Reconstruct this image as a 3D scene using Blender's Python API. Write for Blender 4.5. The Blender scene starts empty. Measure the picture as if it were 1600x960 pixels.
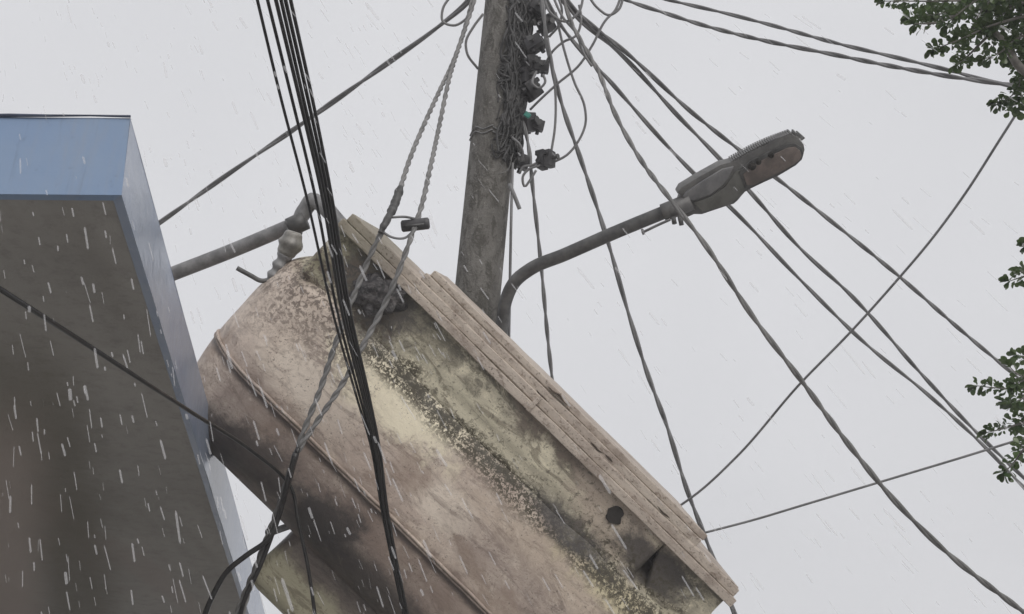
import bpy, bmesh, math, random
from mathutils import Vector, Matrix, noise as mnoise
R = math.radians
rnd = random.Random(7)
scene = bpy.context.scene
COL = scene.collection

# ------------------------------------------------------------------ camera, sky, sun, exposure
F = 1700.0                      # focal length in pixels of the 1600 wide photograph
PITCH = math.atan(950.0 / F)
CAMZ = 1.6
cam_d = bpy.data.cameras.new('camera')
cam = bpy.data.objects.new('camera', cam_d); COL.objects.link(cam)
cam.location = (0, 0, CAMZ)
cam.rotation_euler = (R(90) + PITCH, 0, 0)
cam_d.sensor_width = 36.0
cam_d.lens = F / 1600.0 * 36.0
cam_d.clip_start = 0.05; cam_d.clip_end = 2000
scene.camera = cam

SUN_EL, SUN_AZ = R(24), R(150)  # azimuth clockwise from +Y: behind the camera, to the right
world = bpy.data.worlds.new('World'); scene.world = world
world.use_nodes = True
wn, wl = world.node_tree.nodes, world.node_tree.links
wn.clear()
sky = wn.new('ShaderNodeTexSky'); sky.sky_type = 'NISHITA'; sky.sun_disc = False
sky.sun_elevation = SUN_EL; sky.sun_rotation = SUN_AZ
sky.dust_density = 6.0; sky.air_density = 1.0
wtc = wn.new('ShaderNodeTexCoord')
wno = wn.new('ShaderNodeTexNoise'); wno.inputs['Scale'].default_value = 2.6; wno.inputs['Detail'].default_value = 4
wl.new(wtc.outputs['Generated'], wno.inputs['Vector'])
cl = wn.new('ShaderNodeMix'); cl.data_type = 'RGBA'      # the rain cloud deck
cl.inputs['A'].default_value = (5.95, 6.0, 6.22, 1); cl.inputs['B'].default_value = (7.25, 7.25, 7.45, 1)
wl.new(wno.outputs['Fac'], cl.inputs['Factor'])
mx = wn.new('ShaderNodeMix'); mx.data_type = 'RGBA'; mx.inputs['Factor'].default_value = 0.95
wl.new(sky.outputs['Color'], mx.inputs['A']); wl.new(cl.outputs['Result'], mx.inputs['B'])
bg = wn.new('ShaderNodeBackground'); bg.inputs['Strength'].default_value = 0.1
wl.new(mx.outputs['Result'], bg.inputs['Color'])
wo = wn.new('ShaderNodeOutputWorld'); wl.new(bg.outputs['Background'], wo.inputs['Surface'])

sun_d = bpy.data.lights.new('sun', 'SUN'); sun_d.energy = 1.5; sun_d.angle = R(40); sun_d.color = (1.0, 0.97, 0.93)
sun = bpy.data.objects.new('sun', sun_d); COL.objects.link(sun)
sdir = Vector((math.sin(SUN_AZ) * math.cos(SUN_EL), math.cos(SUN_AZ) * math.cos(SUN_EL), math.sin(SUN_EL)))
sun.location = sdir * 30
sun.rotation_euler = sdir.to_track_quat('Z', 'Y').to_euler()

vs = scene.view_settings
vs.view_transform = 'Standard'; vs.look = 'None'; vs.exposure = 0.22; vs.gamma = 1.0; vs.use_curve_mapping = False

# ------------------------------------------------------------------ helpers
cp, sp = math.cos(PITCH), math.sin(PITCH)
RIGHT = Vector((1, 0, 0)); DOWN = Vector((0, sp, -cp)); FWD = Vector((0, cp, sp))
CAMP = Vector((0, 0, CAMZ))
def ray(x, y):
    return RIGHT * ((x - 800) / F) + DOWN * ((y - 480) / F) + FWD
def at(x, y, d):
    return CAMP + ray(x, y) * d
def on_z(x, y, z):
    r = ray(x, y); return CAMP + r * ((z - CAMZ) / r.z)
def on_plane(x, y, P, n):
    r = ray(x, y); return CAMP + r * ((P - CAMP).dot(n) / r.dot(n))
def pts(l):
    return [at(*p) for p in l]

def mesh_obj(name, bm, mats, parent=None, smooth=True):
    bmesh.ops.recalc_face_normals(bm, faces=bm.faces[:])
    me = bpy.data.meshes.new(name); bm.to_mesh(me); bm.free()
    for m in (mats if isinstance(mats, (list, tuple)) else [mats]): me.materials.append(m)
    if smooth:
        for p in me.polygons: p.use_smooth = True
    o = bpy.data.objects.new(name, me); COL.objects.link(o)
    if parent: o.parent = parent
    return o
def tag(o, label=None, cat=None, group=None, kind=None):
    if label: o['label'] = label
    if cat: o['category'] = cat
    if group: o['group'] = group
    if kind: o['kind'] = kind
    return o
def thing(name, label, cat, loc=(0, 0, 0), group=None):
    o = bpy.data.objects.new(name, None); COL.objects.link(o); o.location = loc
    o.empty_display_size = 0.1
    return tag(o, label, cat, group)
def sharp(o, ang=35):
    me = o.data
    try: me.set_sharp_from_angle(angle=R(ang))
    except Exception: pass
    return o

def spline(P, step=0.03):
    """centripetal-ish Catmull-Rom through the points, resampled evenly"""
    n = len(P)
    if n == 2: Q = [P[0].lerp(P[1], i / 40) for i in range(41)]
    else:
        Q = []
        for i in range(n - 1):
            p1, p2 = P[i], P[i + 1]
            p0 = P[i - 1] if i else p1 * 2 - p2
            p3 = P[i + 2] if i + 2 < n else p2 * 2 - p1
            l = (p2 - p1).length
            def tang(a, b, c):
                la, lb = max((b - a).length, 1e-6), max((c - b).length, 1e-6)
                return ((b - a) / la * lb + (c - b) / lb * la) / (la + lb)
            m1, m2 = tang(p0, p1, p2) * l, tang(p1, p2, p3) * l
            k = max(4, int(l / (step * 0.5)))
            for j in range(k):
                t = j / k; t2 = t * t; t3 = t2 * t
                Q.append(p1 * (2*t3 - 3*t2 + 1) + m1 * (t3 - 2*t2 + t) + p2 * (-2*t3 + 3*t2) + m2 * (t3 - t2))
        Q.append(P[-1].copy())
    out = [Q[0]]; acc = 0.0
    for a, b in zip(Q, Q[1:]):
        l = (b - a).length
        while acc + l >= step:
            a = a.lerp(b, (step - acc) / l); out.append(a.copy()); l = (b - a).length; acc = 0.0
        acc += l
    if (out[-1] - Q[-1]).length > step * 0.3: out.append(Q[-1].copy())
    return out
def frames(Q):
    T = [((Q[min(i + 1, len(Q) - 1)] - Q[max(i - 1, 0)])).normalized() for i in range(len(Q))]
    a = Vector((0, 0, 1)) if abs(T[0].z) < 0.9 else Vector((1, 0, 0))
    n = (a - T[0] * a.dot(T[0])).normalized(); N = []
    for t in T:
        n = (n - t * n.dot(t)).normalized(); N.append(n)
    return T, N
def sweep(bm, Q, rad, seg=8, cap=True):
    T, N = frames(Q); rings = []
    for i, (p, t, n) in enumerate(zip(Q, T, N)):
        r = rad(i / max(1, len(Q) - 1)) if callable(rad) else rad
        b = t.cross(n)
        rings.append([bm.verts.new(p + (n * math.cos(2*math.pi*k/seg) + b * math.sin(2*math.pi*k/seg)) * r) for k in range(seg)])
    for A, B in zip(rings, rings[1:]):
        for k in range(seg): bm.faces.new((A[k], A[(k+1) % seg], B[(k+1) % seg], B[k]))
    if cap and len(rings) > 1:
        bm.faces.new(rings[0][::-1]); bm.faces.new(rings[-1])
def twist(bm, Q, r, pitch, strands=2, ph=0.0, seg=6, jitter=0.0):
    T, N = frames(Q); step = (Q[1] - Q[0]).length
    for s in range(strands):
        a0 = ph + 2*math.pi*s/strands; L = []; a = a0
        for i, (p, t, n) in enumerate(zip(Q, T, N)):
            b = t.cross(n)
            k = 1 + jitter * 1.5 * mnoise.noise(Vector((i * step * 1.6, ph, 3.1)))
            a += 2*math.pi*step/pitch*k
            L.append(p + (n*math.cos(a) + b*math.sin(a)) * r * 0.66)
        sweep(bm, L, r, seg)
def box(bm, lo, hi, M=None):
    V = [bm.verts.new(Vector((x, y, z))) for x in (lo[0], hi[0]) for y in (lo[1], hi[1]) for z in (lo[2], hi[2])]
    if M:
        for v in V: v.co = M @ v.co
    for f in ((0,1,3,2),(4,6,7,5),(0,4,5,1),(2,3,7,6),(0,2,6,4),(1,5,7,3)): bm.faces.new([V[i] for i in f])
    return V
def rbox(bm, lo, hi, r, res, disp=None, rmap=None):
    """rounded box as one welded grid; res = segments along x,y,z"""
    lo, hi = Vector(lo), Vector(hi); cache = {}
    def ticks(a, b, n):
        k = max(3, int(n * 0.22)); c = max(2, n - 2*k)
        A = [a + (1 - math.cos(i / k * math.pi / 2)) * r if False else a + r * i / k for i in range(k)]
        Bm = [a + r + (b - a - 2*r) * i / c for i in range(c + 1)]
        Cc = [b - r + r * (i + 1) / k for i in range(k)]
        return A + Bm + Cc
    X = [ticks(lo[i], hi[i], res[i]) for i in range(3)]
    nx = [len(x) for x in X]
    def V(i, j, k):
        key = (i, j, k)
        if key not in cache:
            p = Vector((X[0][i], X[1][j], X[2][k]))
            q = Vector([min(max(p[a], lo[a] + r), hi[a] - r) for a in range(3)])
            d = p - q
            # map the square corner evenly on to the round one
            if d.length > 1e-9:
                m = max(abs(d[a]) for a in range(3))
                d = Vector([math.tan(d[a] / m * math.pi / 4) for a in range(3)]).normalized() * m if m > 0 else d
            p = q + d
            if disp: p = disp(p)
            cache[key] = bm.verts.new(p)
        return cache[key]
    for ax in range(3):
        a, b = (ax + 1) % 3, (ax + 2) % 3
        for e in (0, nx[ax] - 1):
            for i in range(nx[a] - 1):
                for j in range(nx[b] - 1):
                    def g(ii, jj):
                        t = [0, 0, 0]; t[ax] = e; t[a] = ii; t[b] = jj; return V(*t)
                    bm.faces.new((g(i, j), g(i+1, j), g(i+1, j+1), g(i, j+1)))
def prism(bm, P, dvec):
    A = [bm.verts.new(p) for p in P]; B = [bm.verts.new(p + dvec) for p in P]
    bm.faces.new(A); bm.faces.new(B[::-1])
    for i in range(len(P)):
        j = (i + 1) % len(P); bm.faces.new((A[i], B[i], B[j], A[j]))
def bevel(bm, w, seg=2, ang=30):
    bmesh.ops.recalc_face_normals(bm, faces=bm.faces[:])
    E = [e for e in bm.edges if len(e.link_faces) == 2 and e.calc_face_angle(0) > R(ang)]
    bmesh.ops.bevel(bm, geom=E, offset=w, segments=seg, affect='EDGES', profile=0.6)

# ------------------------------------------------------------------ material toolkit
class NT:
    def __init__(s, name, rough=0.7):
        s.m = bpy.data.materials.new(name); s.m.use_nodes = True
        s.n, s.l = s.m.node_tree.nodes, s.m.node_tree.links
        s.b = s.n['Principled BSDF']; s.b.inputs['Roughness'].default_value = rough
        tc = s.n.new('ShaderNodeTexCoord'); s.co = tc.outputs['Object']
        sx = s.n.new('ShaderNodeSeparateXYZ'); s.l.new(s.co, sx.inputs[0])
        s.x, s.y, s.z = sx.outputs
    def put(s, sock, v):
        if hasattr(v, 'is_output') or isinstance(v, bpy.types.NodeSocket): s.l.new(v, sock)
        elif isinstance(v, (tuple, list)) and len(v) == 3 and sock.type == 'RGBA': sock.default_value = (*v, 1)
        else: sock.default_value = v
    def op(s, o, a, b=0.0, c=0.0, clamp=False):
        n = s.n.new('ShaderNodeMath'); n.operation = o; n.use_clamp = clamp
        s.put(n.inputs[0], a); s.put(n.inputs[1], b)
        if len(n.inputs) > 2: s.put(n.inputs[2], c)
        return n.outputs[0]
    def noise(s, scale, detail=4, rough=0.55, off=(0, 0, 0), stretch=(1, 1, 1), dist=0.0):
        mp = s.n.new('ShaderNodeMapping'); mp.inputs['Location'].default_value = off; mp.inputs['Scale'].default_value = stretch
        s.l.new(s.co, mp.inputs[0])
        n = s.n.new('ShaderNodeTexNoise'); n.inputs['Scale'].default_value = scale; n.inputs['Detail'].default_value = detail
        n.inputs['Roughness'].default_value = rough; n.inputs['Distortion'].default_value = dist
        s.l.new(mp.outputs[0], n.inputs['Vector']); return n.outputs['Fac']
    def step(s, v, a, b, lo=0.0, hi=1.0):
        n = s.n.new('ShaderNodeMapRange'); n.interpolation_type = 'SMOOTHSTEP'
        s.put(n.inputs[0], v); s.put(n.inputs[1], a); s.put(n.inputs[2], b); s.put(n.inputs[3], lo); s.put(n.inputs[4], hi)
        return n.outputs[0]
    def mix(s, f, a, b):
        n = s.n.new('ShaderNodeMix'); n.data_type = 'RGBA'
        s.put(n.inputs['Factor'], f); s.put(n.inputs['A'], a); s.put(n.inputs['B'], b); return n.outputs['Result']
    def bump(s, h, strength=0.3, dist=0.01):
        n = s.n.new('ShaderNodeBump'); n.inputs['Strength'].default_value = strength; n.inputs['Distance'].default_value = dist
        s.put(n.inputs['Height'], h); s.l.new(n.outputs[0], s.b.inputs['Normal'])
    def color(s, c): s.put(s.b.inputs['Base Color'], c); return s
    def rough(s, v): s.put(s.b.inputs['Roughness'], v)
    def blob(s, cx, cy, rx, ry, nz, amt=1.1, soft=0.35):
        dx = s.op('DIVIDE', s.op('SUBTRACT', s.x, cx), rx); dy = s.op('DIVIDE', s.op('SUBTRACT', s.y, cy), ry)
        d = s.op('SQRT', s.op('ADD', s.op('MULTIPLY', dx, dx), s.op('MULTIPLY', dy, dy)))
        d = s.op('ADD', d, s.op('MULTIPLY', s.op('SUBTRACT', nz, 0.5), amt * 2))
        return s.step(d, 1.0 - soft, 1.0 + soft, 1.0, 0.0)

def simple(name, c1, c2, scale=8, rough=0.6, bump=0.15, spec=0.5):
    t = NT(name, rough); nz = t.noise(scale, 6, 0.65)
    t.color(t.mix(t.step(nz, 0.35, 0.65), c1, c2))
    if bump: t.bump(t.noise(scale * 4, 4), bump, 0.004)
    t.b.inputs['Specular IOR Level'].default_value = spec
    return t.m

M_wire = simple('mist_grey_wire', (0.12, 0.12, 0.125), (0.19, 0.19, 0.195), 6, 0.5, 0.0)  # grey lifted in the colour to stand in for mist
M_tangle = simple('dirty_old_wire', (0.014, 0.0135, 0.014), (0.045, 0.044, 0.045), 20, 0.6, 0.1)
M_wire_pale = simple('grey_wire', (0.12, 0.118, 0.117), (0.20, 0.197, 0.195), 8, 0.55, 0.0)
M_black = simple('black_cable', (0.008, 0.007, 0.008), (0.02, 0.019, 0.019), 15, 0.35, 0.05)
M_plastic = simple('black_plastic', (0.025, 0.024, 0.027), (0.06, 0.058, 0.062), 18, 0.5, 0.3)
M_tape = simple('black_tape', (0.03, 0.03, 0.03), (0.08, 0.08, 0.08), 30, 0.55, 0.5)
M_steel = simple('galvanised_steel', (0.13, 0.13, 0.135), (0.23, 0.23, 0.235), 14, 0.5, 0.15)
M_darksteel = simple('dark_steel', (0.045, 0.045, 0.046), (0.10, 0.10, 0.10), 12, 0.5, 0.2)
M_insul = simple('glazed_insulator', (0.13, 0.125, 0.115), (0.25, 0.24, 0.22), 16, 0.35, 0.1)
M_teal = simple('teal_plastic', (0.02, 0.14, 0.11), (0.04, 0.22, 0.18), 20, 0.4, 0.0)

# ------------------------------------------------------------------ ground
t = NT('wet_concrete_ground', 0.45)
n1 = t.noise(0.15, 6); n2 = t.noise(3, 8, 0.7)
t.color(t.mix(t.step(n1, 0.35, 0.65), t.mix(n2, (0.28, 0.27, 0.26), (0.36, 0.35, 0.33)), (0.40, 0.39, 0.37)))
t.rough(t.step(n1, 0.4, 0.6, 0.6, 0.25)); t.bump(n2, 0.2, 0.01)
bm = bmesh.new()
bmesh.ops.create_grid(bm, x_segments=8, y_segments=8, size=400)
tag(mesh_obj('ground', bm, t.m, smooth=False), kind='structure')

# ------------------------------------------------------------------ rain mist
bm = bmesh.new(); box(bm, (-30, -12, -1), (30, 40, 14))
m = bpy.data.materials.new('rain_mist'); m.use_nodes = True
n, l = m.node_tree.nodes, m.node_tree.links; n.clear()
pv = n.new('ShaderNodeVolumePrincipled'); pv.inputs['Color'].default_value = (0.95, 0.95, 0.97, 1); pv.inputs['Density'].default_value = 0.008; pv.inputs['Anisotropy'].default_value = 0.0
ou = n.new('ShaderNodeOutputMaterial'); l.new(pv.outputs[0], ou.inputs['Volume'])
tag(mesh_obj('haze', bm, m, smooth=False), kind='stuff')

# ------------------------------------------------------------------ building with the blue-edged slab
SZ = CAMZ + 1.88
c0b = on_z(190, 305, SZ)                         # near corner of the soffit
c1b = on_z(390, 963, SZ)
e = (c1b - c0b).normalized()
c1b = c0b + e * 8.0                              # side edge, running away from the viewer
def upright(x, y, p):                            # point on the pixel's ray nearest to the upright through p
    r = ray(x, y); k = (p - CAMP).to_2d().dot(r.to_2d()) / r.to_2d().length_squared
    return CAMP + r * k
c0t = upright(204, 185, c0b); TH = c0t.z - SZ
off = (c0t - c0b).to_2d()
lb = on_z(-60, 303, SZ)
fr = (lb - c0b).normalized()
leftb = c0b + fr * 5.0
back = leftb + e * 8.0
side_t0 = c0t
side_t1 = c1b + Vector((0.02, 0, TH))
t = NT('blue_painted_fascia', 0.32)
nz = t.noise(2.2, 6, 0.65); ns = t.noise(6, 6, 0.7, stretch=(1, 1, 0.15)); grime = t.noise(18, 8, 0.75, off=(3, 1, 2))
c = t.mix(t.step(nz, 0.3, 0.7), (0.175, 0.255, 0.40), (0.20, 0.275, 0.40))
c = t.mix(t.op('MULTIPLY', t.step(ns, 0.48, 0.68), 0.6), c, (0.235, 0.27, 0.33))
run = t.noise(11, 8, 0.75, off=(2, 2, 0), stretch=(1, 1, 0.05))
c = t.mix(t.op('MULTIPLY', t.step(run, 0.54, 0.66), 0.3), c, (0.10, 0.13, 0.18))
c = t.mix(t.op('MULTIPLY', t.step(grime, 0.58, 0.72), 0.35), c, (0.09, 0.11, 0.14))
t.color(c); t.rough(t.step(ns, 0.3, 0.7, 0.28, 0.5)); t.bump(t.noise(9, 5), 0.15, 0.01)
M_blue = t.m
t = NT('pale_weathered_blue_paint', 0.2)
nz = t.noise(1.6, 6, 0.65); ns = t.noise(7, 6, 0.7, stretch=(1, 0.4, 0.3)); sp_ = t.noise(45, 6, 0.7)
c = t.mix(t.step(nz, 0.35, 0.65), (0.22, 0.275, 0.39), (0.285, 0.33, 0.42))
c = t.mix(t.op('MULTIPLY', t.step(ns, 0.52, 0.68), 0.55), c, (0.19, 0.23, 0.33))
c = t.mix(t.op('MULTIPLY', t.step(sp_, 0.6, 0.72), 0.4), c, (0.5, 0.5, 0.5))
t.color(c); t.bump(t.noise(14, 5), 0.25, 0.01)
M_pale = t.m
t = NT('cement_soffit', 0.8)
nz = t.noise(0.9, 8, 0.65); n2 = t.noise(14, 8, 0.75); n3 = t.noise(70, 4, 0.7)
c = t.mix(t.step(nz, 0.35, 0.65), (0.285, 0.272, 0.255), (0.335, 0.32, 0.30))
c = t.mix(t.op('MULTIPLY', t.step(n2, 0.45, 0.7), 0.45), c, (0.165, 0.155, 0.142))
c = t.mix(t.op('MULTIPLY', t.step(n3, 0.55, 0.7), 0.35), c, (0.28, 0.27, 0.26))
st1 = t.noise(0.8, 5, 0.6, off=(5, 2, 0), stretch=(2.5, 0.35, 1))
c = t.mix(t.op('MULTIPLY', t.step(st1, 0.5, 0.72), 0.35), c, (0.12, 0.105, 0.08))
st2 = t.noise(0.9, 5, 0.6, off=(1, 7, 0), stretch=(2.2, 0.3, 1))
c = t.mix(t.op('MULTIPLY', t.step(st2, 0.58, 0.72), 0.6), c, (0.30, 0.26, 0.24))
def streak(p0, p1, w):      # a long soft band of colour between two places on the soffit
    a = on_z(*p0, SZ) - Vector((c0b.x, c0b.y, 0)); b = on_z(*p1, SZ) - Vector((c0b.x, c0b.y, 0))
    d = (b - a).to_2d().normalized()
    off_ = t.op('ADD', t.op('MULTIPLY', t.op('SUBTRACT', t.x, a.x), d.y), t.op('MULTIPLY', t.op('SUBTRACT', t.y, a.y), -d.x))
    along = t.op('ADD', t.op('MULTIPLY', t.op('SUBTRACT', t.x, a.x), d.x), t.op('MULTIPLY', t.op('SUBTRACT', t.y, a.y), d.y))
    off_ = t.op('ADD', t.op('ABSOLUTE', off_), t.op('MULTIPLY', t.op('SUBTRACT', nz, 0.5), w))
    return t.op('MULTIPLY', t.step(off_, w*0.2, w*1.2, 1.0, 0.0), t.step(t.op('ADD', along, t.op('MULTIPLY', nz, 0.8)), 0.2, 1.4))
c = t.mix(t.op('MULTIPLY', streak((20, 480), (130, 960), 0.30), 0.6), c, (0.10, 0.085, 0.055))
c = t.mix(t.op('MULTIPLY', streak((-20, 600), (10, 960), 0.28), 0.8), c, (0.40, 0.34, 0.31))
t.color(c); t.bump(t.op('ADD', n2, t.op('MULTIPLY', n3, 0.5)), 0.35, 0.01)
M_soffit = t.m
M_wall = simple('plastered_wall', (0.42, 0.42, 0.42), (0.5, 0.49, 0.47), 3, 0.8, 0.2)

bld = thing('building', 'grey concrete building corner with blue painted slab edge at the left', 'building', (c0b.x, c0b.y, 0))
inv = Matrix.Translation(-Vector((c0b.x, c0b.y, 0)))
def loc(p): return inv @ p
def quad(bm, a, b, c, d, nu, nv, wob=0.0):
    G = [[None]*(nv+1) for _ in range(nu+1)]
    for i in range(nu+1):
        for j in range(nv+1):
            p = a.lerp(b, i/nu).lerp(d.lerp(c, i/nu), j/nv)
            if wob: p = p + Vector((mnoise.noise(p*1.7), mnoise.noise(p*1.7+Vector((9,0,0))), mnoise.noise(p*1.7+Vector((0,9,0))))) * wob
            G[i][j] = bm.verts.new(p)
    for i in range(nu):
        for j in range(nv): bm.faces.new((G[i][j], G[i+1][j], G[i+1][j+1], G[i][j+1]))
# soffit slab
bm = bmesh.new()
up = Vector((0, 0, TH))
inn = (leftb - c0b).normalized() * 0.03 + e * 0.03
ring_b = [loc(c0b + inn), loc(c1b + (leftb - c0b).normalized()*0.03), loc(back), loc(leftb + e*0.03)]
prism(bm, [p + Vector((0, 0, 0.004)) for p in ring_b], up * 0.9)
mesh_obj('soffit', bm, M_soffit, bld, smooth=False)
# front fascia and side fascia as mitred boards 30 mm thick
def board(bm, b0, b1, t0, t1, ib0, ib1, it0, it1):
    quad(bm, b0, b1, t1, t0, 40, 6, 0.004)
    quad(bm, ib0, ib1, it1, it0, 40, 1)
    quad(bm, b0, b1, ib1, ib0, 40, 1, 0.0); quad(bm, t0, t1, it1, it0, 40, 1)
    quad(bm, b0, t0, it0, ib0, 1, 1); quad(bm, b1, t1, it1, ib1, 1, 1)
ci_b = c0b + inn; ci_t = c0t + inn
lt = leftb + Vector((off.x*0, off.y, TH))
bm = bmesh.new()
board(bm, loc(c0b), loc(leftb), loc(c0t), loc(lt), loc(ci_b), loc(leftb + e*0.03), loc(ci_t), loc(lt + e*0.03))
mesh_obj('front_fascia', bm, M_blue, bld, smooth=False)
bm = bmesh.new()
li = (leftb - c0b).normalized()*0.03
board(bm, loc(c0b), loc(c1b), loc(c0t), loc(side_t1), loc(ci_b), loc(c1b + li), loc(ci_t), loc(side_t1 + li))
mesh_obj('side_fascia', bm, M_pale, bld, smooth=False)
# dark drip lip along the top of the front fascia
bm = bmesh.new()
P = [loc(c0t.lerp(lt, i/40)) + Vector((0, -0.004 + 0.004*mnoise.noise(Vector((i*0.9, 0, 0))), 0.004 + 0.006*mnoise.noise(Vector((i*0.7, 5, 0))))) for i in range(41)]
sweep(bm, P, lambda f: 0.0045 + 0.004*mnoise.noise(Vector((f*60, 3, 0))), 6)
mesh_obj('drip_edge', bm, simple('dark_blue_edge', (0.03, 0.04, 0.07), (0.06, 0.08, 0.13), 10, 0.5, 0.1), bld)
# wall under the slab, far back to the left and out of the frame
bm = bmesh.new()
w0 = c0b + fr * 2.6; w1 = w0 + e * 8.0
prism(bm, [loc(Vector((p.x, p.y, 0))) for p in (w0, w1, w1 + fr*0.2, w0 + fr*0.2)], Vector((0, 0, SZ)))
mesh_obj('wall', bm, M_wall, bld, smooth=False)

# ------------------------------------------------------------------ the wrecked fibreglass tank
TD = 5.3; TO = (531, 354)
U2, W2 = Vector((0.717, 0.697)), Vector((-0.697, 0.717))
KX = TD / F
def uv(x, y):
    d = Vector((x - TO[0], y - TO[1])); return d.dot(U2) * KX, d.dot(W2) * KX
tank = thing('water_tank', 'big stained fibreglass tank torn loose and jammed between blue slab and pole', 'tank')
Uw = RIGHT * U2.x + DOWN * U2.y; Ww = RIGHT * W2.x + DOWN * W2.y
Tm = Matrix((Uw, Ww, FWD)).transposed().to_4x4(); Tm.translation = at(*TO, TD)
tank.matrix_world = Tm
def tw(u, v, q): return Tm @ Vector((u, v, q))

t = NT('stained_fibreglass', 0.6)
nA = t.noise(1.1, 8, 0.6); nB = t.noise(3.2, 10, 0.66, off=(2, 1, 5), dist=0.4); nC = t.noise(8, 10, 0.72, off=(7, 3, 1), dist=0.7)
nF = t.noise(36, 6, 0.75, dist=0.5); nG = t.noise(95, 3, 0.7, off=(1, 1, 4))
nD = t.noise(6, 10, 0.75, off=(3, 8, 2), stretch=(0.45, 1.6, 1.0), dist=1.6)       # drawn-out brushy wear
nR = t.noise(4.5, 8, 0.7, off=(6, 6, 6), stretch=(1.7, 0.4, 1.0), dist=0.6)        # runs down the wall
nX = t.op('ADD', t.op('ADD', t.op('MULTIPLY', nB, 0.5), t.op('MULTIPLY', nC, 0.32)), t.op('MULTIPLY', nF, 0.18))
cream = (0.80, 0.73, 0.57); pale = (0.69, 0.61, 0.525); tan = (0.53, 0.445, 0.375); brown = (0.29, 0.235, 0.208); umber = (0.17, 0.13, 0.11)
dark = (0.045, 0.04, 0.04); moss = (0.085, 0.076, 0.045); yel = (0.60, 0.54, 0.36)
def blob(px, py, rx, ry, amt=2.2, soft=0.4, n=nX):
    u, v = uv(px, py); return t.blob(u, v, rx, ry, n, amt, soft)
def lay(c, mask, col, k=1.0): return t.mix(t.op('MULTIPLY', mask, k, clamp=True), c, col)
c = t.mix(t.step(nA, 0.36, 0.64), tan, (0.46, 0.375, 0.325))
c = lay(c, t.step(nX, 0.50, 0.60), pale, 0.6)
c = lay(c, t.step(nD, 0.49, 0.58), brown, 0.65)
c = lay(c, t.step(nR, 0.54, 0.66), umber, 0.45)
# broad zones, top end to lower right
c = lay(c, blob(430, 470, 0.40, 0.28), (0.62, 0.53, 0.455), 0.7)
c = lay(c, blob(345, 600, 0.25, 0.20), brown, 0.6)
c = lay(c, blob(420, 660, 0.40, 0.14), brown, 0.6)
c = lay(c, blob(500, 610, 0.28, 0.12), pale, 0.75)
c = lay(c, blob(520, 760, 0.50, 0.13), (0.34, 0.275, 0.24), 0.75)
c = lay(c, blob(640, 620, 0.40, 0.20), cream, 0.95)
c = lay(c, blob(575, 555, 0.22, 0.10), cream, 0.8)
c = lay(c, blob(745, 690, 0.22, 0.10), cream, 0.6)
c = lay(c, blob(640, 760, 0.50, 0.12), (0.47, 0.385, 0.335), 0.6)
c = lay(c, blob(700, 795, 0.16, 0.10), pale, 0.8)
c = lay(c, blob(760, 730, 0.20, 0.10), (0.40, 0.315, 0.27), 0.6)
c = lay(c, blob(870, 880, 0.55, 0.13), (0.45, 0.37, 0.295), 0.6)
c = lay(c, blob(800, 900, 0.35, 0.12), brown, 0.55)
c = lay(c, blob(985, 925, 0.40, 0.14), yel, 0.8)
nQ = t.noise(13, 10, 0.78, off=(2, 9, 4), stretch=(0.6, 1.3, 1), dist=1.2)
c = lay(c, t.op('MULTIPLY', t.step(nD, 0.52, 0.62), t.step(t.y, 0.36, 0.5)), umber, 0.45)
c = lay(c, t.op('MULTIPLY', t.step(nQ, 0.50, 0.62), t.step(t.y, 0.36, 0.5)), umber, 0.38)
c = lay(c, t.op('MULTIPLY', t.step(nQ, 0.34, 0.48, 1.0, 0.0), t.step(t.y, 0.36, 0.5)), pale, 0.4)
c = lay(c, t.step(t.noise(1.8, 6, 0.6, off=(4, 4, 9), dist=1.0), 0.50, 0.62), (0.25, 0.185, 0.145), 0.55)
c = lay(c, t.op('MULTIPLY', t.step(nF, 0.57, 0.64), t.step(nB, 0.42, 0.55)), umber, 0.55)
c = lay(c, t.op('MULTIPLY', t.step(nF, 0.36, 0.43, 1.0, 0.0), t.step(nC, 0.45, 0.6)), pale, 0.3)
c = lay(c, blob(645, 625, 0.34, 0.17), cream, 0.7)
c = lay(c, blob(560, 560, 0.20, 0.10), cream, 0.55)
c = lay(c, blob(500, 800, 0.60, 0.16), (0.20, 0.155, 0.135), 0.65)
c = lay(c, blob(660, 910, 0.50, 0.15), (0.23, 0.175, 0.15), 0.6)
# collar between the lip and the ridge
col_m = t.op('MULTIPLY', t.step(t.y, -0.02, 0.0), t.step(t.op('ADD', t.y, t.op('MULTIPLY', t.op('SUBTRACT', nC, 0.5), 0.1)), 0.26, 0.30, 1.0, 0.0))
c = lay(c, col_m, (0.54, 0.50, 0.385), 0.88)
c = lay(c, t.op('MULTIPLY', col_m, t.step(nX, 0.48, 0.55)), (0.76, 0.70, 0.54), 0.75)
c = lay(c, t.op('MULTIPLY', col_m, t.step(nD, 0.52, 0.60)), (0.17, 0.145, 0.105), 0.7)
edge_m = t.op('MULTIPLY', col_m, t.step(t.op('ADD', t.y, t.op('MULTIPLY', t.op('SUBTRACT', nX, 0.5), 0.9)), 0.02, 0.10, 1.0, 0.0))
c = lay(c, t.op('MULTIPLY', edge_m, t.step(nD, 0.38, 0.52)), (0.11, 0.097, 0.077), 0.85)
c = lay(c, t.op('MULTIPLY', col_m, blob(645, 490, 0.34, 0.13)), (0.15, 0.135, 0.10), 0.7)
c = lay(c, t.op('MULTIPLY', col_m, blob(885, 680, 0.32, 0.10)), (0.20, 0.155, 0.125), 0.8)
c = lay(c, t.op('MULTIPLY', col_m, blob(980, 820, 0.28, 0.2)), (0.46, 0.38, 0.315), 0.8)
c = lay(c, t.op('MULTIPLY', col_m, t.step(nF, 0.54, 0.61)), (0.09, 0.078, 0.058), 0.7)
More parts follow.
